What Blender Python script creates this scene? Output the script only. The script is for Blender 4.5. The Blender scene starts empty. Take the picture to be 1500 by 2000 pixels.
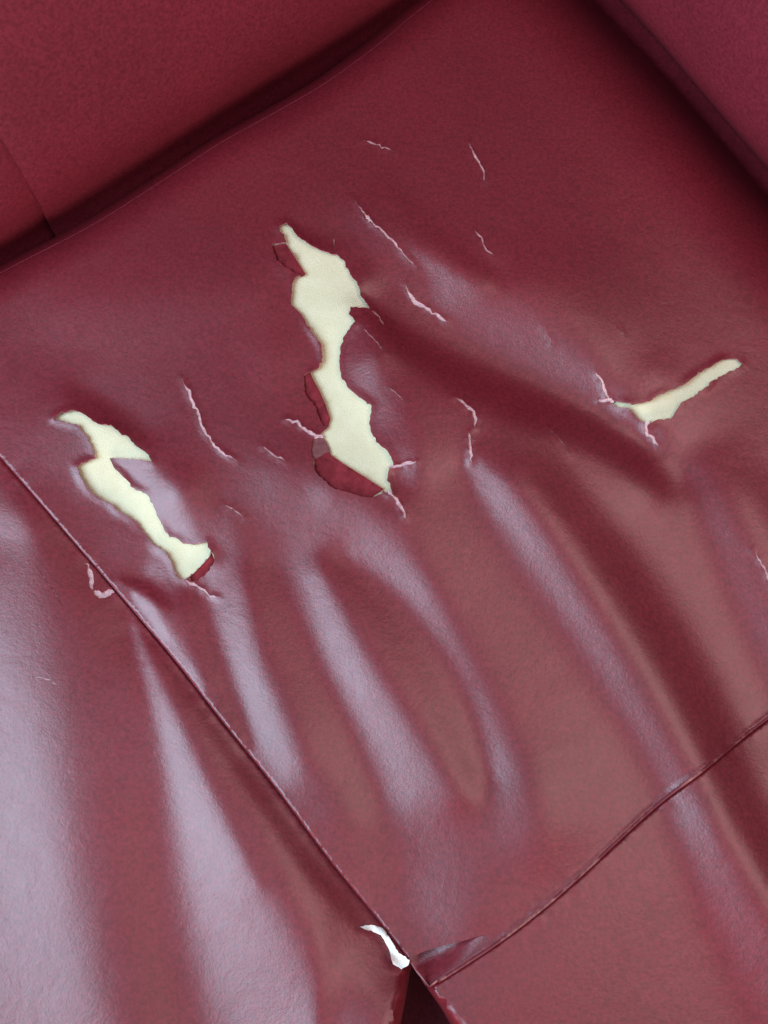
import bpy, math, random
import numpy as np
from mathutils import Vector, Matrix
from mathutils.geometry import delaunay_2d_cdt

random.seed(7)
rng = np.random.default_rng(7)
scene = bpy.context.scene
col = scene.collection

# ------------------------------------------------------------------ camera
Z0 = 0.42                      # seat height above the floor
TILT = math.radians(15)
DIST = 0.836
FOVV = math.radians(50)
cam_data = bpy.data.cameras.new('camera')
cam_data.sensor_fit = 'VERTICAL'
cam_data.sensor_height = 24.0
cam_data.lens = 12.0 / math.tan(FOVV / 2)
cam_data.clip_start = 0.01
cam_data.clip_end = 50
cam = bpy.data.objects.new('camera', cam_data)
col.objects.link(cam)
cam.location = (0, -DIST * math.sin(TILT), Z0 + DIST * math.cos(TILT))
cam.rotation_euler = (TILT, 0, 0)
scene.camera = cam

# ------------------------------------------------------------------ light: a dim room and one tall window to the left of the sofa
world = bpy.data.worlds.new('World')
scene.world = world
world.use_nodes = True
bg = world.node_tree.nodes['Background']
bg.inputs['Color'].default_value = (1.0, 0.88, 0.84, 1)
bg.inputs['Strength'].default_value = 0.06

def area(name, loc, target, sx, sy, watt, colr):
    l = bpy.data.lights.new(name, 'AREA')
    l.shape = 'RECTANGLE'; l.size = sx; l.size_y = sy; l.energy = watt; l.color = colr
    o = bpy.data.objects.new(name, l); col.objects.link(o)
    o.location = loc
    d = Vector(target) - Vector(loc)
    o.rotation_euler = d.to_track_quat('-Z', 'Y').to_euler()
    return o
area('window_light', (-1.08, -0.42, Z0 + 1.15), (-0.2, -0.32, Z0), 1.2, 1.2, 15.5, (0.56, 0.80, 1.0)).data.spread = math.radians(120)   # window beam narrowed to darken the rear corner of the seat
area('ceiling_light', (0.80, -0.02, Z0 + 1.6), (0.80, -0.02, Z0), 0.95, 1.2, 9, (1.0, 0.74, 0.70))
area('front_fill', (0.10, -1.85, Z0 + 0.38), (-0.1, 0.3, Z0 + 0.2), 1.8, 0.9, 26, (1.0, 0.84, 0.76))  # unseen fill light, added low in front to brighten the backrest

scene.view_settings.view_transform = 'Standard'
scene.view_settings.look = 'None'
scene.view_settings.exposure = 0.13
scene.view_settings.gamma = 1.0
scene.render.engine = 'CYCLES'
scene.cycles.use_denoising = True
scene.cycles.max_bounces = 8

# ------------------------------------------------------------------ layout helpers
FPX = 1000.0 / math.tan(FOVV / 2)
ct, st = math.cos(TILT), math.sin(TILT)
CAM = np.array(cam.location)
def at(p, z=Z0):
    """layout units (photo pixels, 1500 x 2000) -> point on the horizontal plane at height z"""
    p = np.asarray(p, float)
    dx = (p[..., 0] - 750) / FPX; dy = (1000 - p[..., 1]) / FPX
    wy = dy * ct + st; wz = dy * st - ct
    t = (z - CAM[2]) / wz
    return np.stack([CAM[0] + t * dx, CAM[1] + t * wy, np.full_like(t, z)], -1)
MM = 0.00039                   # one layout unit in metres, about

def zoomed(pts, s, ox, oy):
    return [(ox + x / s, oy + y / s) for x, y in pts]

def seg_dist(P, poly, closed=False):
    """distance of points P (n,2) to a polyline and the arc parameter of the nearest point"""
    P = np.asarray(P, float); Q = np.asarray(poly, float)
    if closed: Q = np.vstack([Q, Q[:1]])
    best = np.full(len(P), 1e9); arc = np.zeros(len(P)); acc = 0.0
    for a, b in zip(Q[:-1], Q[1:]):
        ab = b - a; L2 = ab @ ab
        if L2 < 1e-9: continue
        t = np.clip(((P - a) @ ab) / L2, 0, 1)
        d = np.hypot(*(P - a - t[:, None] * ab).T)
        m = d < best
        best[m] = d[m]; arc[m] = acc + t[m] * math.sqrt(L2)
        acc += math.sqrt(L2)
    return best, arc / max(acc, 1e-9)

def inside(P, poly):
    P = np.asarray(P, float); x, y = P[:, 0], P[:, 1]
    r = np.zeros(len(P), bool); n = len(poly)
    for i in range(n):
        x1, y1 = poly[i]; x2, y2 = poly[(i + 1) % n]
        c = (y1 > y) != (y2 > y)
        with np.errstate(divide='ignore', invalid='ignore'):
            r ^= c & (x < (x2 - x1) * (y - y1) / (y2 - y1 + 1e-12) + x1)
    return r

def smooth_line(pts, step=12.0):
    """Catmull-Rom through the points, resampled"""
    P = [np.array(p, float) for p in pts]
    P = [2 * P[0] - P[1]] + P + [2 * P[-1] - P[-2]]
    out = []
    for i in range(1, len(P) - 2):
        n = max(2, int(np.linalg.norm(P[i + 1] - P[i]) / step))
        for k in range(n):
            t = k / n
            out.append(0.5 * ((2 * P[i]) + (-P[i - 1] + P[i + 1]) * t + (2 * P[i - 1] - 5 * P[i] + 4 * P[i + 1] - P[i + 2]) * t * t + (-P[i - 1] + 3 * P[i] - 3 * P[i + 1] + P[i + 2]) * t ** 3))
    out.append(P[-2])
    return np.array(out)

def ragged(poly, step=5.0, amp=1.4, seed=1):
    """a torn outline: resample the closed polygon and push the points in and out"""
    r = np.random.default_rng(seed); out = []; n = len(poly)
    for i in range(n):
        a = np.array(poly[i], float); b = np.array(poly[(i + 1) % n], float)
        L = np.linalg.norm(b - a)
        if L < 1e-6: continue
        k = max(1, int(L / step)); nr = np.array([-(b - a)[1], (b - a)[0]]) / L
        for j in range(k):
            out.append(a + (b - a) * j / k + nr * (r.normal(0, amp) if j else r.normal(0, amp * .4)))
    return [tuple(p) for p in out]

def crack_poly(pts, w, seed=1):
    """a thin split that tapers to nothing at both ends, with uneven lips"""
    r = np.random.default_rng(seed)
    L = smooth_line(pts, 6.0); n = len(L)
    T = np.gradient(L, axis=0); T /= np.linalg.norm(T, axis=1)[:, None]
    N = np.stack([-T[:, 1], T[:, 0]], 1)
    s = np.linspace(0, 1, n)
    w = w * (.82 if w >= 7 else .68)
    prof = np.clip(np.minimum(s, 1 - s) * 5, 0.12, 1) ** .7
    wl = w * .5 * prof * (.45 + 1.0 * r.random(n)); wr = w * .5 * prof * (.45 + 1.0 * r.random(n))
    L = L + N * (r.normal(0, 1.1, n))[:, None]
    return [tuple(p) for p in (L + N * wl[:, None])] + [tuple(p) for p in (L - N * wr[:, None])[::-1]]

# ------------------------------------------------------------------ relief of the worn seat (folds pulled out of the leather)
GX0, GX1, GY0, GY1, GS = -900, 2400, -800, 2900, 6
gx = np.arange(GX0, GX1, GS); gy = np.arange(GY0, GY1, GS)
GXX, GYY = np.meshgrid(gx, gy)
V = np.zeros(GXX.shape)        # >0: this flank of a fold leans towards the window, <0: away
def stroke(pts, w, v, feather=1.0):
    global V
    pts = np.array(pts, float)
    ws = np.full(len(pts), float(w)) if np.isscalar(w) else np.array(w, float)
    L = smooth_line(np.column_stack([pts, ws]), 25.0)
    m = float(ws.max()) * 3
    x0, x1 = L[:, 0].min() - m, L[:, 0].max() + m; y0, y1 = L[:, 1].min() - m, L[:, 1].max() + m
    i0, i1 = np.searchsorted(gy, [y0, y1]); j0, j1 = np.searchsorted(gx, [x0, x1])
    sub = np.stack([GXX[i0:i1, j0:j1].ravel(), GYY[i0:i1, j0:j1].ravel()], 1)
    if not len(sub): return
    d, s = seg_dist(sub, L[:, :2])
    wd = np.interp(s, np.linspace(0, 1, len(L)), L[:, 2])
    a = np.exp(-(d / (wd * .85)) ** 2.6 * .8).reshape(i1 - i0, j1 - j0)
    V[i0:i1, j0:j1] = V[i0:i1, j0:j1] * (1 - a) + v * a

exec_strokes = [
    # left seat
    ([(-300, 900), (-220, 1300), (-160, 1700), (-120, 2300)], 120, .3),
    ([(-60, 1150), (5, 1400), (40, 1600), (75, 1800), (140, 2100), (230, 2500)], [50, 70, 80, 95, 100, 110], .17),
    ([(110, 1000), (160, 1180), (215, 1400), (250, 1600), (285, 1800), (330, 2050), (400, 2500)], [74, 84, 104, 112, 108, 92, 70], -.42),
    ([(255, 1225), (310, 1360), (375, 1520), (450, 1700), (500, 1880), (570, 2050), (700, 2500)], [14, 24, 50, 115, 140, 140, 110], .60),
    ([(375, 1430), (440, 1560), (520, 1720)], [12, 18, 22], .14),
    ([(285, 1240), (380, 1372), (490, 1520), (600, 1672), (700, 1795)], [12, 24, 28, 32, 28], -.75),
    ([(640, 1800), (645, 1900), (640, 2010)], [22, 26, 24], -.15),
    ([(700, 1850), (712, 1920), (705, 2010)], [30, 34, 30], .25),
    # main seat, front half
    ([(420, 1000), (445, 1150), (485, 1300), (525, 1410), (560, 1490)], [44, 60, 72, 66, 44], .50),
    ([(370, 1170), (410, 1290), (450, 1390), (480, 1450)], [30, 34, 28, 18], -.5),
    ([(290, 1180), (330, 1250), (390, 1340)], 13, .3),
    ([(240, 1128), (285, 1146), (322, 1178)], [9, 11, 10], -1.3),
    ([(265, 1162), (292, 1196), (318, 1240)], [12, 15, 12], .8),
    ([(505, 1120), (560, 1270), (640, 1430), (715, 1570)], [34, 58, 60, 44], -.55),
    ([(520, 960), (600, 1040), (665, 1100)], [76, 76, 60], .60),
    ([(610, 1100), (670, 1270), (750, 1420), (820, 1550), (880, 1660), (860, 1770)], [46, 50, 62, 80, 110, 90], .58),
    ([(640, 980), (740, 1075), (862, 1205), (945, 1345), (992, 1500), (1000, 1640)], [70, 60, 50, 52, 62, 80], .72),
    ([(650, 1100), (760, 1230), (855, 1370), (925, 1530)], [30, 54, 56, 34], -.55),
    ([(840, 980), (905, 1130), (1000, 1290), (1095, 1450), (1165, 1580)], [46, 66, 88, 96, 60], -.15),
    ([(920, 910), (1010, 1020), (1120, 1160), (1210, 1290), (1285, 1430), (1340, 1545), (1415, 1720), (1500, 1900), (1600, 2100)], [26, 54, 70, 74, 70, 62, 84, 90, 80], .88),
    ([(1060, 920), (1190, 1090), (1300, 1260), (1385, 1420), (1465, 1600), (1575, 1780), (1700, 2000)], [60, 74, 80, 72, 66, 66, 66], -1.0),
    ([(1370, 930), (1440, 1090), (1510, 1250), (1580, 1420)], [40, 58, 60, 60], .85),
    ([(1500, 950), (1620, 1180), (1720, 1350)], 50, -.5),
    # main seat, rear half
    ([(800, 520), (880, 560), (980, 625), (1080, 690), (1170, 770), (1280, 860)], [46, 76, 90, 80, 56, 36], 1.2),
    ([(700, 590), (800, 675), (920, 745), (1060, 805), (1200, 865), (1290, 940)], [22, 38, 52, 58, 54, 44], -1.2),
    ([(1120, 480), (1260, 600), (1420, 720)], [60, 70, 60], -.1),
    ([(690, 430), (760, 500), (820, 550)], [34, 40, 30], .5),
    ([(780, 380), (860, 470), (960, 545)], [26, 30, 26], -.35),
    ([(690, 660), (700, 740), (760, 840), (800, 930)], [40, 52, 50, 30], .8),
    ([(250, 910), (310, 980), (365, 1050)], [34, 50, 36], .85),
    ([(310, 1080), (300, 1110)], [26, 26], .6),
    ([(270, 820), (350, 900), (420, 980)], [30, 30, 20], -.1),
    ([(150, 775), (220, 815), (280, 860)], [26, 26, 18], -.9),
    ([(560, 440), (600, 460), (650, 480)], [16, 18, 14], -.6),
    ([(100, 640), (300, 640), (480, 600)], [70, 80, 60], .25),
    ([(-60, 1010), (30, 1040)], [60, 40], .3),
]
for s_ in exec_strokes: stroke(*s_)
SLOPE = 0.41
DWIN = np.array([-0.86, 0.51])          # towards the window, in layout axes (y down)
ky = 2 * np.pi * np.fft.fftfreq(len(gy), GS)[:, None]; kx = 2 * np.pi * np.fft.fftfreq(len(gx), GS)[None, :]
kd = kx * DWIN[0] + ky * DWIN[1]; kp = -kx * DWIN[1] + ky * DWIN[0]
G = np.fft.fft2(-SLOPE * V)             # height falls towards the window where V > 0
HG = np.real(np.fft.ifft2(np.conj(1j * kd) * G / (kd ** 2 + .25 * kp ** 2 + (2 * np.pi / 1500) ** 2)))
HG *= MM
HG -= HG.mean()
print('relief range mm', HG.min() * 1000, HG.max() * 1000)
def H(P):
    P = np.asarray(P, float)
    fx = np.clip((P[:, 0] - GX0) / GS, 0, len(gx) - 2.001); fy = np.clip((P[:, 1] - GY0) / GS, 0, len(gy) - 2.001)
    ix = fx.astype(int); iy = fy.astype(int); tx = fx - ix; ty = fy - iy
    return (HG[iy, ix] * (1 - tx) * (1 - ty) + HG[iy, ix + 1] * tx * (1 - ty) + HG[iy + 1, ix] * (1 - tx) * ty + HG[iy + 1, ix + 1] * tx * ty)

# ------------------------------------------------------------------ materials
def nodes(name):
    m = bpy.data.materials.new(name); m.use_nodes = True
    return m, m.node_tree.nodes, m.node_tree.links, m.node_tree.nodes['Principled BSDF']
def noise(N, L, scale, detail=3, rough=.6, coord='Object'):
    tc = N.new('ShaderNodeTexCoord'); n = N.new('ShaderNodeTexNoise')
    n.inputs['Scale'].default_value = scale; n.inputs['Detail'].default_value = detail; n.inputs['Roughness'].default_value = rough
    L.new(tc.outputs[coord], n.inputs['Vector'])
    return n
def ramp(N, L, src, c0, c1, p0=.3, p1=.7):
    r = N.new('ShaderNodeValToRGB')
    r.color_ramp.elements[0].position = p0; r.color_ramp.elements[0].color = (*c0, 1)
    r.color_ramp.elements[1].position = p1; r.color_ramp.elements[1].color = (*c1, 1)
    L.new(src, r.inputs['Fac'])
    return r
def leather(name, c0, c1, rough=(.33, .42), spec=.5):
    m, N, L, B = nodes(name)
    n1 = noise(N, L, 340, 3, .65); n2 = noise(N, L, 9, 3, .5)
    r1 = ramp(N, L, n1.outputs['Fac'], c0, c1, .32, .68)
    r2 = ramp(N, L, n2.outputs['Fac'], (.9, .9, .9), (1.08, 1.06, 1.05), .3, .7)
    mx = N.new('ShaderNodeMix'); mx.data_type = 'RGBA'; mx.blend_type = 'MULTIPLY'; mx.inputs['Factor'].default_value = 1
    L.new(r1.outputs['Color'], mx.inputs['A']); L.new(r2.outputs['Color'], mx.inputs['B'])
    L.new(mx.outputs['Result'], B.inputs['Base Color'])
    n3 = noise(N, L, 60, 4, .6)
    mr = N.new('ShaderNodeMapRange'); mr.inputs['To Min'].default_value = rough[0]; mr.inputs['To Max'].default_value = rough[1]
    L.new(n3.outputs['Fac'], mr.inputs['Value']); L.new(mr.outputs['Result'], B.inputs['Roughness'])
    n4 = noise(N, L, 520, 3, .6)
    bp = N.new('ShaderNodeBump'); bp.inputs['Strength'].default_value = .16; bp.inputs['Distance'].default_value = .0008
    n5 = noise(N, L, 42, 5, .62); n5.inputs['Distortion'].default_value = .6
    b2 = N.new('ShaderNodeBump'); b2.inputs['Strength'].default_value = .10; b2.inputs['Distance'].default_value = .004
    L.new(n5.outputs['Fac'], b2.inputs['Height']); L.new(b2.outputs['Normal'], bp.inputs['Normal'])
    L.new(n4.outputs['Fac'], bp.inputs['Height']); L.new(bp.outputs['Normal'], B.inputs['Normal'])
    B.inputs['Specular IOR Level'].default_value = spec
    return m
M_LEATHER = leather('red_leather', (.155, .0105, .020), (.255, .0185, .034), (.345, .425), 1.0)
M_BACK = leather('backrest_leather', (.155, .0145, .028), (.25, .027, .048), (.55, .65), .2)
def plain(name, c0, c1, scale, rough=.85, bump=.0, bscale=400, spec=.3):
    m, N, L, B = nodes(name)
    r = ramp(N, L, noise(N, L, scale, 4, .6).outputs['Fac'], c0, c1, .3, .7)
    L.new(r.outputs['Color'], B.inputs['Base Color']); B.inputs['Roughness'].default_value = rough
    B.inputs['Specular IOR Level'].default_value = spec
    if bump:
        b = N.new('ShaderNodeBump'); b.inputs['Strength'].default_value = bump; b.inputs['Distance'].default_value = .001
        L.new(noise(N, L, bscale, 4, .7).outputs['Fac'], b.inputs['Height']); L.new(b.outputs['Normal'], B.inputs['Normal'])
    return m
M_FOAM = plain('cream_foam', (.90, .83, .55), (.97, .91, .64), 70, .9, .5, 900, .1)
M_RIM = plain('torn_leather_edge', (.36, .11, .13), (.55, .22, .24), 500, .9, 0, 400, .1)
M_FIBRE = plain('pink_fibre_backing', (.58, .30, .33), (.90, .64, .64), 420, .95, .4, 900, .1)
M_UNDER = plain('matte_red_underlayer', (.15, .014, .020), (.29, .032, .042), 130, .8, .7, 260, .15)
M_WHITE = plain('white_lining', (.90, .86, .82), (.96, .93, .90), 300, .9, .2, 700, .2)
M_STRIP = plain('grey_pink_backing', (.19, .055, .06), (.28, .11, .11), 300, .9, .2, 700, .1)

# ------------------------------------------------------------------ mesh helpers
def link(name, me, parent, mats):
    for m in mats: me.materials.append(m)
    o = bpy.data.objects.new(name, me); col.objects.link(o); o.parent = parent
    return o

def cdt_sheet(outline, holes, fine=4.0, coarse=11.0, band=26.0, refine=()):
    """triangulate the outline minus the holes; returns points and triangles (layout units)"""
    loops = [outline] + holes
    A = np.array(outline); x0, y0 = A.min(0); x1, y1 = A.max(0)
    def grid(s):
        X, Y = np.meshgrid(np.arange(x0 + s * .5, x1, s), np.arange(y0 + s * .5, y1, s))
        P = np.stack([X.ravel(), Y.ravel()], 1)
        return P + rng.uniform(-.22 * s, .22 * s, P.shape)
    def edge_dist(P):
        d = np.full(len(P), 1e9)
        for l in loops:
            B = np.array(l); lo = B.min(0) - band; hi = B.max(0) + band
            m = (P[:, 0] > lo[0]) & (P[:, 0] < hi[0]) & (P[:, 1] > lo[1]) & (P[:, 1] < hi[1])
            if m.any(): d[m] = np.minimum(d[m], seg_dist(P[m], l, True)[0])
        for l, w in refine:
            d = np.where(seg_dist(P, l)[0] < w, np.clip(d, fine, band), d)
        return d
    C = grid(coarse); C = C[edge_dist(C) > band]
    F = grid(fine); dF = edge_dist(F); F = F[(dF <= band) & (dF > fine * .45)]
    P = np.vstack([C, F]); P = P[inside(P, outline)]
    for h in holes: P = P[~inside(P, h)]
    verts = []; edges = []
    for l in loops:
        b = len(verts); verts += [Vector(p) for p in l]; n = len(l)
        edges += [(b + i, b + (i + 1) % n) for i in range(n)]
    verts += [Vector(p) for p in P]
    r = delaunay_2d_cdt(verts, edges, [], 0, 1e-4)
    Q = np.array([tuple(v) for v in r[0]]); T = np.array([t for t in r[2] if len(t) == 3])
    c = Q[T].mean(1)
    k = inside(c, outline)
    for h in holes: k &= ~inside(c, h)
    T = T[k]
    a, b, d = Q[T[:, 0]], Q[T[:, 1]], Q[T[:, 2]]
    cr = (b[:, 0] - a[:, 0]) * (d[:, 1] - a[:, 1]) - (b[:, 1] - a[:, 1]) * (d[:, 0] - a[:, 0])
    T = T[np.abs(cr) > 1e-6]; cr = cr[np.abs(cr) > 1e-6]
    T[cr > 0] = T[cr > 0][:, ::-1]          # y points down in the layout: this makes the faces look up
    used = np.unique(T); remap = -np.ones(len(Q), int); remap[used] = np.arange(len(used))
    return Q[used], remap[T]

def solid_sheet(name, Q, T, z, parent, mats, thick=0.0013, outline=None):
    """a leather skin with real thickness; the cut rim takes the second material"""
    top = at(Q); top[:, 2] = z
    # keep the plan position right for the height: move along the vertical only
    bot = top.copy(); bot[:, 2] -= thick
    n = len(Q)
    E = {}
    for t in T:
        for a, b in ((t[0], t[1]), (t[1], t[2]), (t[2], t[0])):
            if (b, a) in E: E.pop((b, a))
            else: E[(a, b)] = 1
    faces = [tuple(int(i) for i in t) for t in T]
    nt = len(faces)
    faces += [tuple(int(i) + n for i in t[::-1]) for t in T]
    nb = len(faces)
    faces += [(int(b), int(a), int(a) + n, int(b) + n) for a, b in E]
    me = bpy.data.meshes.new(name)
    me.from_pydata(np.vstack([top, bot]).tolist(), [], faces)
    mi = np.zeros(len(faces), np.int32)
    if len(mats) > 1:
        mid = np.array([(Q[a] + Q[b]) / 2 for a, b in E])
        mi[nb:] = (seg_dist(mid, outline, True)[0] > .4).astype(np.int32)
    me.polygons.foreach_set('material_index', mi)
    me.polygons.foreach_set('use_smooth', np.ones(len(faces), bool))
    me.update()
    me.set_sharp_from_angle(angle=math.radians(60))
    return link(name, me, parent, mats)

def tube(name, pts3, r, parent, mat, sides=8):
    P = np.array(pts3, float); n = len(P)
    T = np.gradient(P, axis=0); T /= np.linalg.norm(T, axis=1)[:, None]
    up = np.array([0, 0, 1.0]); S = np.cross(T, up); S /= np.linalg.norm(S, axis=1)[:, None]; U = np.cross(S, T)
    vs = []; fs = []
    for i in range(n):
        rr = r if np.isscalar(r) else r[i]
        for k in range(sides):
            a = 2 * math.pi * k / sides
            vs.append(P[i] + rr * (math.cos(a) * S[i] + math.sin(a) * U[i]))
    for i in range(n - 1):
        for k in range(sides):
            k2 = (k + 1) % sides
            fs.append((i * sides + k, i * sides + k2, (i + 1) * sides + k2, (i + 1) * sides + k))
    fs.append(tuple(range(sides))); fs.append(tuple(range((n - 1) * sides, n * sides))[::-1])
    me = bpy.data.meshes.new(name); me.from_pydata([tuple(v) for v in vs], [], fs)
    me.polygons.foreach_set('use_smooth', np.ones(len(fs), bool)); me.update()
    return link(name, me, parent, [mat])

# ------------------------------------------------------------------ the sofa
c0 = at((600, 700))
sofa = bpy.data.objects.new('leather_sofa', None); col.objects.link(sofa)
sofa.location = (float(c0[0]), float(c0[1]), 0.0)
sofa['label'] = 'dark red leather sofa corner, its worn seat torn open to cream foam'
sofa['category'] = 'sofa'
def under_sofa(o, label=None):
    """children keep world coordinates"""
    o.parent = sofa; o.matrix_parent_inverse = Matrix.Translation(sofa.location).inverted()
    if label: o['label'] = label
    return o

# seams in layout units
LEFT_SEAM = [(-420, 395), (-220, 640), (4, 899), (41, 940), (90, 996), (119, 1030), (160, 1080), (220, 1146), (267, 1205), (331, 1276), (427, 1402), (480, 1466), (565, 1573), (645, 1685), (704, 1754), (747, 1807), (790, 1864)]
FRONT_SEAM = [(840, 1930), (868, 1911), (959, 1856), (1091, 1753), (1179, 1671), (1261, 1595), (1338, 1529), (1399, 1485), (1459, 1441), (1500, 1409), (1640, 1310), (1800, 1205), (2100, 1010)]
BACK = [(-500, 817), (-200, 633), (0, 522), (180, 428), (330, 333), (430, 268), (540, 207), (640, 148), (740, 75), (830, 0), (960, -90), (1100, -190)]
ARM = [(900, -270), (1150, 0), (1260, 115), (1400, 275), (1500, 390), (1700, 610), (1900, 830), (2150, 1100)]
BACK_L, ARM_L = smooth_line(BACK, 14), smooth_line(ARM, 14)
def relax(L, n=60):
    for _ in range(n): L[1:-1] = .5 * L[1:-1] + .25 * (L[:-2] + L[2:])
    return L
LEFT_L, FRONT_L = relax(smooth_line(LEFT_SEAM, 10)), relax(smooth_line(FRONT_SEAM, 10))

def sgn_side(P, a, b):
    a, b = np.array(a, float), np.array(b, float)
    return (b - a)[0] * (P[:, 1] - a[1]) - (b - a)[1] * (P[:, 0] - a[0])

def dip_into(P, line, width, depth, side_a, side_b, sign):
    """the seat skin dives down where it runs under the backrest or the arm"""
    d, _ = seg_dist(P, line)
    o = np.argsort(line[:, 0]); s = P[:, 1] - np.interp(P[:, 0], line[o, 0], line[o, 1])      # > 0: on the open side
    dd = np.where(s > 0, d, -d)
    t = np.clip((width - dd) / width, 0, None)
    return np.maximum(-depth * t ** 2.6, -.06)

def tucks(P):
    z = dip_into(P, BACK_L, 75, .009, (0, 522), (830, 0), 1)
    z += dip_into(P, ARM_L, 190, .022, (1150, 0), (1500, 390), 1)
    return z

TEAR_C = zoomed([(255,175),(300,155),(330,185),(360,230),(420,270),(480,300),(550,315),(610,350),(615,380),(640,420),(685,490),(690,530),(730,580),(745,605),(640,603),(632,640),(665,685),(640,710),(600,770),(585,830),(580,920),(595,980),(640,1040),(700,1090),(752,1135),(745,1180),(740,1220),(760,1290),(800,1345),(835,1370),(860,1420),(868,1455),(840,1480),(835,1500),(850,1560),(862,1600),(840,1612),(810,1575),(700,1505),(600,1440),(530,1390),(520,1350),(500,1310),(470,1285),(490,1260),(520,1240),(528,1190),(500,1110),(470,1040),(440,985),(425,945),(460,925),(490,890),(485,820),(470,780),(440,740),(410,700),(380,640),(350,610),(322,585),(325,550),(330,480),(350,445),(395,425),(375,390),(340,330),(310,290),(290,235)], 2.727, 450, 380)
TEAR_L = zoomed([(290,265),(330,235),(390,222),(440,240),(490,280),(530,300),(585,300),(620,330),(680,370),(720,410),(765,440),(800,493),(770,485),(680,475),(575,468),(590,510),(640,560),(680,610),(720,632),(760,650),(795,700),(815,760),(850,830),(880,870),(910,875),(950,905),(1010,915),(1055,905),(1080,900),(1100,950),(1095,975),(1040,1030),(985,1080),(960,1095),(930,1090),(910,1060),(890,1000),(850,945),(800,915),(750,850),(700,790),(655,755),(610,735),(570,695),(520,675),(470,640),(440,600),(415,550),(405,515),(440,492),(500,470),(480,410),(465,370),(440,340),(410,300),(370,290),(330,280)], 2.6786, 0, 720)
TEAR_R = zoomed([(465,578),(520,600),(570,615),(620,625),(680,622),(730,612),(770,580),(850,545),(960,500),(1000,465),(1080,410),(1140,380),(1200,340),(1260,330),(1300,335),(1335,365),(1310,390),(1240,420),(1150,470),(1080,530),(1000,590),(950,610),(910,665),(870,720),(790,722),(745,745),(705,748),(660,710),(620,670),(590,645),(520,635),(480,610)], 3.3333, 1050, 600)
# red under-layer that shows where the finish has peeled beside a tear
PEEL = [
    zoomed([(222,270),(296,262),(318,300),(345,340),(378,388),(400,424),(385,438),(325,412),(258,362),(228,300)], 2.727, 450, 380),
    zoomed([(392,960),(424,942),(442,985),(474,1040),(504,1110),(532,1190),(520,1236),(488,1222),(440,1105),(398,1062)], 2.727, 450, 380),
    zoomed([(452,1402),(520,1372),(534,1390),(604,1440),(704,1505),(816,1576),(745,1622),(620,1592),(538,1562),(448,1470)], 2.727, 450, 380),
    zoomed([(984,1082),(1040,1028),(1096,974),(1104,955),(1118,1000),(1064,1072),(1002,1108)], 2.6786, 0, 720),
]
STRIP = zoomed([(438,1298),(478,1284),(504,1310),(524,1350),(532,1388),(510,1376),(446,1412),(430,1360)], 2.727, 450, 380)
Z1 = lambda p: zoomed(p, 2.727, 450, 380)
Z2 = lambda p: zoomed(p, 2.6786, 0, 720)
Z3 = lambda p: zoomed(p, 3.3333, 1050, 600)
Z6 = lambda p: zoomed(p, 1.765, 650, 0)
Z7 = lambda p: zoomed(p, 1.875, 0, 1050)
CRACKS = [
    (Z2([(945,40),(975,100),(1010,180),(1045,260),(1065,330),(1105,380),(1150,430),(1210,465),(1240,480)]), 8),
    (Z2([(1370,405),(1420,445),(1500,495)]), 5),
    (Z2([(1170,710),(1230,740),(1280,780)]), 4),
    (Z2([(955,1090),(985,1112),(1040,1140),(1090,1180),(1140,1190)]), 7),
    (Z1([(290,1198),(350,1215),(390,1250),(440,1275),(492,1292)]), 8),
    (Z1([(846,1466),(920,1450),(960,1442),(990,1440)]), 8),
    (Z1([(842,1588),(890,1650),(915,1690),(930,1740)]), 8),
    (Z1([(650,20),(690,80),(735,130),(760,165),(830,220),(880,270),(930,330),(1000,400)]), 6),
    (Z1([(722,118),(738,132),(752,150)]), 9),
    (Z1([(935,470),(950,510),(985,555),(1060,600),(1120,635),(1165,665)]), 8),
    (Z1([(1295,190),(1330,240),(1365,305),(1400,340)]), 5),
    (Z1([(1190,1095),(1240,1130),(1290,1175),(1302,1210),(1296,1262)]), 8),
    (Z1([(1268,1282),(1270,1340),(1277,1440)]), 8),
    (Z1([(752,612),(790,650),(822,698)]), 5),
    (Z1([(690,700),(760,785),(830,865)]), 3),
    (Z1([(840,1040),(890,1080),(930,1120)]), 3),
    (Z1([(545,220),(556,290)]), 3),
    (Z6([(105,485),(150,500),(210,525)]), 5),
    (Z6([(470,495),(490,540),(515,580),(525,630)]), 6),
    (Z3([(375,420),(400,450),(428,500),(452,560),(470,592)]), 7),
    (Z3([(405,592),(430,590),(474,590),(500,602)]), 8),
    (Z3([(726,730),(716,760),(722,790),(765,835),(800,890)]), 8),
    (Z3([(20,120),(60,180),(100,250)]), 3),
    (Z3([(530,160),(575,220)]), 3),
    (Z3([(1390,1590),(1430,1640),(1460,1700),(1500,1790),(1530,1850)]), 6),
    (Z3([(60,780),(130,860),(180,910),(210,960)]), 2.5),
]
CRACKS_LEFT = [
    (Z2([(434,1005),(458,1050),(466,1110),(480,1150)]), 10),
    (Z2([(478,1158),(500,1168),(530,1178),(560,1152),(584,1160)]), 14),
    (Z7([(110,510),(160,515),(220,545)]), 3.5),
    (Z7([(130,100),(180,170),(230,250)]), 2.5),
]

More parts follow.
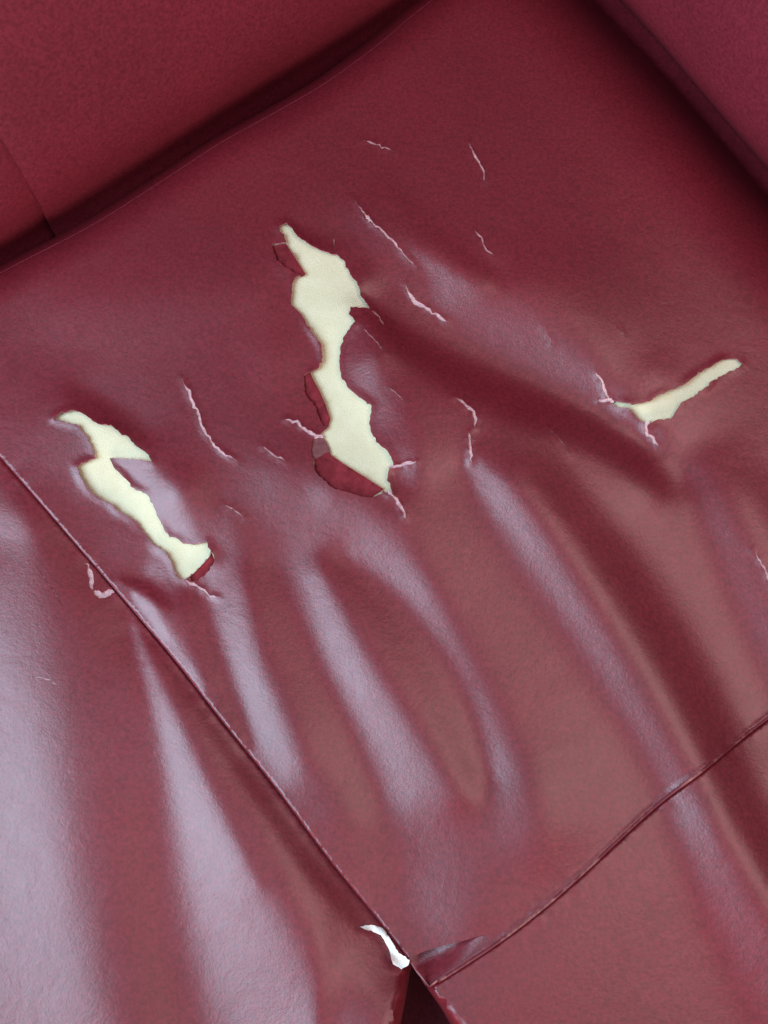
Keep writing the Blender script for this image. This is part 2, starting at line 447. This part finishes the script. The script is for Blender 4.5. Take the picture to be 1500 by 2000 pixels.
# leather lips that stand up or sink beside the tears: (x, y, radius, millimetres)
LIPS = [(735, 700, 50, 2.5), (350, 960, 50, 2.5), (540, 690, 60, 1.2), (620, 560, 40, 1.0), (715, 545, 34, 2.0), (200, 850, 30, 1.5),
        (640, 960, 40, 1.2), (560, 520, 30, 1.2), (760, 880, 36, 1.5), (1280, 740, 50, 2.5), (1340, 790, 50, 1.0), (1230, 800, 30, 1.2),
        (170, 950, 40, 1.0), (410, 1090, 26, 1.5)]
def lips(P):
    z = np.zeros(len(P))
    for x, y, r, mm in LIPS:
        z += mm * .001 * np.exp(-((P[:, 0] - x) ** 2 + (P[:, 1] - y) ** 2) / (r * r) * 1.2)
    for i, t in enumerate((TEAR_C, TEAR_L, TEAR_R)):          # the torn rim curls up here and there
        d, a = seg_dist(P, t, True)
        curl = .5 + .5 * np.sin(a * 41 + i) * np.sin(a * 17 + 2 * i)
        z += .0016 * curl * np.exp(-(d / 9) ** 2)
    for i, (l, w) in enumerate(CRACKS):
        d, a = seg_dist(P, l)
        z += .00010 * w * np.exp(-(d / 7) ** 2) * (.4 + .6 * np.sin(a * 9 + i) ** 2)
    return z

def edge_roll(P, line, r, depth, bump=0.0):
    d, s_ = seg_dist(P, line)
    t = np.clip(1 - d / r, 0, 1)
    pucker = .00035 * np.sin(s_ * 190 + 3 * np.sin(s_ * 37)) * np.sin(s_ * 61 + 1) * np.exp(-d / 16) if depth else 0
    return -depth * t ** 2.2 + bump * np.exp(-((d - r * 1.4) / (r * .9)) ** 2) + pucker

HEM = [(800, 1871), (830, 1858), (870, 1846), (910, 1836), (948, 1824), (955, 1838), (930, 1858), (900, 1880), (868, 1902), (838, 1925), (815, 1895)]
def z_main(P):
    z = Z0 + H(P) + tucks(P) + lips(P)
    z += edge_roll(P, LEFT_L, 4, .002)
    z += edge_roll(P, FRONT_L, 5, .003, .0009)
    return z
def left_drop(P):
    """the left seat sinks below the main seat, more and more towards the front"""
    d, s = seg_dist(P, LEFT_L)
    dep = np.interp(s, [0, .35, .55, .8, 1], [.0005, .001, .004, .010, .013])
    w = np.interp(s, [0, .35, .55, .8, 1], [20, 22, 60, 95, 90])
    return -dep * np.exp(-(d / w) ** 2 * 1.2)
def corner_drop(P, line, sign):
    """the panels turn down into the open corner"""
    L = np.array(line, float)
    s = (P[:, 0] - np.interp(P[:, 1], L[:, 1], L[:, 0])) * sign
    s = np.where(P[:, 1] > L[0, 1] - 12, s, -99)
    return .085 * np.clip((s + 7) / 32, 0, 1) ** 1.5
FRONT_EDGE = [(843, 1938), (858, 1956), (890, 2000), (960, 2120), (1080, 2450)]
def z_left(P):
    return Z0 + H(P) + tucks(P) + left_drop(P) + edge_roll(P, LEFT_L, 4, .002) - .0004 - corner_drop(P, [(797, 1885), (786, 1930), (772, 2000), (740, 2150), (700, 2450)], 1)
def z_front(P):
    d, s = seg_dist(P, FRONT_L)
    return Z0 + H(P) + tucks(P) - .0022 * np.exp(-(d / 60) ** 2) + edge_roll(P, FRONT_L, 5, .002) - corner_drop(P, FRONT_EDGE, -1) - np.maximum(d - 520, 0) ** 2 * 4e-7

def join_lines(*ls):
    return [tuple(map(float, p)) for l in ls for p in l]
# main seat panel outline: back (tucked 60 units under), arm, front seam, left seam
back_off = smooth_line([(-480, 400), (-300, 560), (-60, 420), (120, 320), (300, 210), (480, 110), (640, 20), (830, -130), (1000, -300), (1120, -300), (1300, -100), (1450, 60), (1600, 220), (1800, 440), (2000, 660), (2200, 880)], 20)
main_outline = join_lines(back_off[8:], [(2130, 900)], FRONT_L[::-1], [(815, 1902)], LEFT_L[::-1][:-12])
# keep the outline simple: the back corner closes from the seam to the tucked edge
main_outline = [p for p in main_outline if p[0] < 2140]
tears = [ragged(TEAR_C, 5, 1.2, 1), ragged(TEAR_L, 5, 1.2, 2), ragged(TEAR_R, 5, 1.2, 3)]
cracks = [crack_poly(p, w, i) for i, (p, w) in enumerate(CRACKS)]

def union(polys, x0, y0, x1, y1):
    return polys
holes = tears + cracks + [ragged([tuple(q) for q in smooth_line(p + p[:1], 9)[:-1]], 4, 1.1, 40 + i) for i, p in enumerate(PEEL)] + [ragged(STRIP, 6, .8, 50), HEM]
Q, T = cdt_sheet(main_outline, holes, refine=[(BACK, 110)])
print('main sheet', len(Q), len(T))
seat = under_sofa(solid_sheet('seat_panel', Q, T, z_main(Q), None, [M_LEATHER, M_RIM], outline=main_outline), 'worn red leather seat panel with three large tears and many cracks')

def patch(name, poly, dz, mat, parent, grow=0, fine=5, zf=None, label=None):
    c = np.mean(poly, 0)
    if grow:
        P = np.array(poly); 
        nxt = np.roll(P, -1, 0); prv = np.roll(P, 1, 0); t = nxt - prv; t /= np.linalg.norm(t, axis=1)[:, None] + 1e-9
        nr = np.stack([t[:, 1], -t[:, 0]], 1)
        area2 = np.sum(P[:, 0] * nxt[:, 1] - nxt[:, 0] * P[:, 1])
        P = P + nr * grow * (1 if area2 > 0 else -1); poly = [tuple(p) for p in P]
    Q, T = cdt_sheet(poly, [], fine, 11, 12)
    base = (zf or z_main)(Q)
    z = base + (dz(Q) if callable(dz) else dz)
    o = solid_sheet(name, Q, T, z, None, [mat], .0006)
    o.parent = parent
    if label: o['label'] = label
    return o
for c in cracks: patch('leather_crack', c, -.0009, M_FIBRE, seat, 2.0, 6)
for i, p in enumerate(PEEL): patch('peeled_patch', p, (lambda P, i=i: -.0012 - .0010 * np.clip(np.minimum(seg_dist(P, TEAR_C, True)[0], seg_dist(P, TEAR_L, True)[0]) / 30, 0, 1) + .0004 * np.sin(P[:, 0] / 6 + i) * np.sin(P[:, 1] / 9) + .0003 * np.sin((P[:, 0] + P[:, 1]) / 15)), M_UNDER, seat, 0, 4)
patch('backing_strip', STRIP, -.0014, M_STRIP, seat, 1)

# foam slab under the torn seat
foam_outline = [(30, 700), (200, 520), (520, 300), (700, 260), (1000, 220), (1250, 380), (1520, 620), (1600, 900), (1500, 1250), (1150, 1600), (900, 1750), (780, 1770), (500, 1420), (250, 1110), (60, 880)]
Qf, Tf = cdt_sheet([tuple(p) for p in smooth_line(foam_outline + foam_outline[:1], 30)[:-1]], [], 12, 14, 20)
foam = under_sofa(solid_sheet('seat_padding', Qf, Tf, Z0 + H(Qf) - .0033 + 0.0005 * np.sin(Qf[:, 0] / 37) * np.sin(Qf[:, 1] / 51), None, [M_FOAM], .03), 'cream foam padding showing through the tears')

# left seat panel
lo = [(-800, 900), (-520, 640), (-440, 440)] + [tuple(p) for p in LEFT_L[1:]] + [(797, 1880), (826, 1895), (812, 2000), (780, 2150), (740, 2450), (-800, 2450)]
WHITE = Z7([(1318,1424),(1360,1418),(1400,1430),(1430,1470),(1460,1520),(1500,1545),(1495,1565),(1470,1580),(1440,1560),(1425,1510),(1395,1455),(1350,1438)])
cl = [crack_poly(p, w, 60 + i) for i, (p, w) in enumerate(CRACKS_LEFT)]
def shift_in(poly, dx, dy): return [(x + dx, y + dy) for x, y in poly]
Q, T = cdt_sheet(lo, cl)
seat2 = under_sofa(solid_sheet('seat_panel', Q, T, z_left(Q), None, [M_LEATHER, M_RIM], outline=lo), 'red leather seat panel left of the seam with a lavender window sheen')
for c in cl: patch('leather_crack', c, -.0009, M_FIBRE, seat2, 2.0, 6, z_left)
# white lining pulled out of the split seam end
patch('white_lining', ragged(WHITE, 5, .6, 9), lambda P: .0022 * np.sin(P[:, 0] / 7) * np.sin(P[:, 1] / 13 + 1) - .0012 * np.sin((P[:, 0] - P[:, 1]) / 5), M_WHITE, seat2, 0, 5, lambda P: Z0 + H(P) + .001)

# front panel
fo = [tuple(p) for p in FRONT_L if p[0] < 2140] + [(2150, 1400), (2150, 2450), (1045, 2450), (925, 2120), (855, 2000), (832, 1955)]
Q, T = cdt_sheet(fo, [])
front = under_sofa(solid_sheet('front_panel', Q, T, z_front(Q), None, [M_LEATHER, M_RIM], outline=fo), 'red leather front border panel below the welted seam')

# folded hem showing in the split at the corner
def z_hem(P):
    d, _ = seg_dist(P, FRONT_L)
    return Z0 + H(P) - .0012 - .012 * np.clip((975 - P[:, 0]) / 150, 0, 1) * np.clip(d / 42, 0, 1) ** 1.5 + .0003 * np.sin(P[:, 0] / 9 + P[:, 1] / 14) - edge_roll(P, FRONT_L, 10, .0)
h_o = smooth_line(HEM + HEM[:1], 8)[:-1]
patch('hem_fold', [tuple(p) for p in h_o], 0.0, M_LEATHER, seat, 3, 4, z_hem)
# inside of the open corner
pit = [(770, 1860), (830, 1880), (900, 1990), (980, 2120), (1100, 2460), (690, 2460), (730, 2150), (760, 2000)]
M_DARK = plain('shaded_gap_leather', (.040, .008, .013), (.065, .014, .022), 300, .95, .2, 700, .05)  # leather deep in the gap, its shade put into a near-black colour
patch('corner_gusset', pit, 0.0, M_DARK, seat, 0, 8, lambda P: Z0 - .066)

# ------------------------------------------------------------------ backrest and arm: padded leather bodies swept along the seat edge
def sweep(name, a, b, prof, s0, s1, seat_pt, mat, label, bulge=.006, seed=1, ends=.012):
    A, B = at(a), at(b); u = (B - A); Lr = np.linalg.norm(u); u = u / Lr
    n = np.array([-u[1], u[0], 0.0]); S = at(seat_pt)
    if (S - A) @ n < 0: n = -n
    pr = smooth_line(prof, .012); m = len(pr)
    k = max(8, int((s1 - s0) / .012)); ss = np.linspace(s0, s1, k)
    r = np.random.default_rng(seed); ph = r.uniform(0, 6, 6)
    vs = []
    for s in ss:
        e = min(s - s0, s1 - s); endr = -ends * max(0, 1 - e / .016) ** 2
        for (o, z) in pr:
            w = bulge * (math.sin(s * 9 + ph[0]) * .5 + math.sin(s * 17 + z * 12 + ph[1]) * .25 + math.sin(z * 21 + s * 5 + ph[2]) * .3)
            vs.append(A + u * s + n * (o + w + endr) + np.array([0, 0, z]))
    fs = []
    for i in range(k - 1):
        for j in range(m - 1):
            fs.append((i * m + j, (i + 1) * m + j, (i + 1) * m + j + 1, i * m + j + 1))
    fs.append(tuple(range(m))); fs.append(tuple(range((k - 1) * m, k * m))[::-1])
    me = bpy.data.meshes.new(name); me.from_pydata([tuple(v) for v in vs], [], fs)
    import bmesh
    bm = bmesh.new(); bm.from_mesh(me); bmesh.ops.recalc_face_normals(bm, faces=bm.faces); bm.to_mesh(me); bm.free()
    me.polygons.foreach_set('use_smooth', np.ones(len(fs), bool)); me.update()
    me.set_sharp_from_angle(angle=math.radians(60))
    return under_sofa(link(name, me, None, [mat]), label)
back_prof = [(-.10, -.12), (-.030, -.08), (-.024, -.03), (-.017, .0), (-.010, .025), (-.007, .05), (-.012, .09), (-.035, .17), (-.08, .28), (-.13, .38), (-.17, .43), (-.22, .45), (-.27, .43), (-.30, .36), (-.30, .1), (-.30, -.06)]
A0, B0 = (0, 515), (830, -5)
SEAM_S = float(np.linalg.norm(at((108, 447)) - at(A0)))
sweep('backrest_panel', A0, B0, back_prof, SEAM_S, .75, (600, 1000), M_BACK, 'smooth red leather backrest panel behind the torn seat', seed=3, ends=.0014)
sweep('backrest_panel', A0, B0, back_prof, -.55, SEAM_S, (600, 1000), M_BACK, 'red leather backrest panel left of the upright seam', seed=4, ends=.002)
arm_prof = [(-.10, -.12), (-.06, -.06), (-.034, -.02), (-.016, .008), (-.002, .04), (.002, .10), (-.006, .16), (-.03, .21), (-.08, .235), (-.14, .22), (-.17, .16), (-.18, .05), (-.18, -.06)]
sweep('armrest', (1150, 0), (1500, 385), arm_prof, -.16, .62, (700, 1000), M_BACK, 'padded red leather armrest beside the seat', seed=5)
# piping that runs in the dark gap under the backrest
pl = smooth_line([(x - 2, y - 3) for x, y in BACK], 10)
pp = at(pl); pp[:, 2] = Z0 + H(pl) + tucks(pl) - .0004
under_sofa(tube('seat_piping', pp, .0009, None, M_BACK))

# upholstered frame under the seat
def frame():
    import bmesh
    pts = [(-700, 650), (1050, -450), (2300, 820), (2250, 1450), (1000, 2350), (-700, 2350)]
    P = at(pts); bm = bmesh.new()
    top = [bm.verts.new((p[0], p[1], Z0 - .075)) for p in P]; bot = [bm.verts.new((p[0], p[1], .06)) for p in P]
    bm.faces.new(top); bm.faces.new(bot[::-1])
    for i in range(len(P)):
        j = (i + 1) % len(P); bm.faces.new((top[i], bot[i], bot[j], top[j]))
    bmesh.ops.recalc_face_normals(bm, faces=bm.faces)
    bmesh.ops.bevel(bm, geom=bm.edges[:], offset=.012, segments=3, affect='EDGES')
    me = bpy.data.meshes.new('seat_frame'); bm.to_mesh(me); bm.free()
    under_sofa(link('seat_frame', me, None, [M_BACK]))
frame()

# worn welt along the front seam
m, N_, L_, B_ = nodes('worn_welt_leather')
r_ = ramp(N_, L_, noise(N_, L_, 55, 5, .7).outputs['Fac'], (.17, .022, .034), (.50, .21, .19), .50, .72)
L_.new(r_.outputs['Color'], B_.inputs['Base Color']); B_.inputs['Roughness'].default_value = .5
wl = FRONT_L[2:-4] + np.array([-2.5, -3.0]); wp = at(wl); wp[:, 2] = z_main(wl + np.array([-2, -2.5])) - .0003
wt = tube('seam_welt', wp, .0011, None, m); under_sofa(wt)
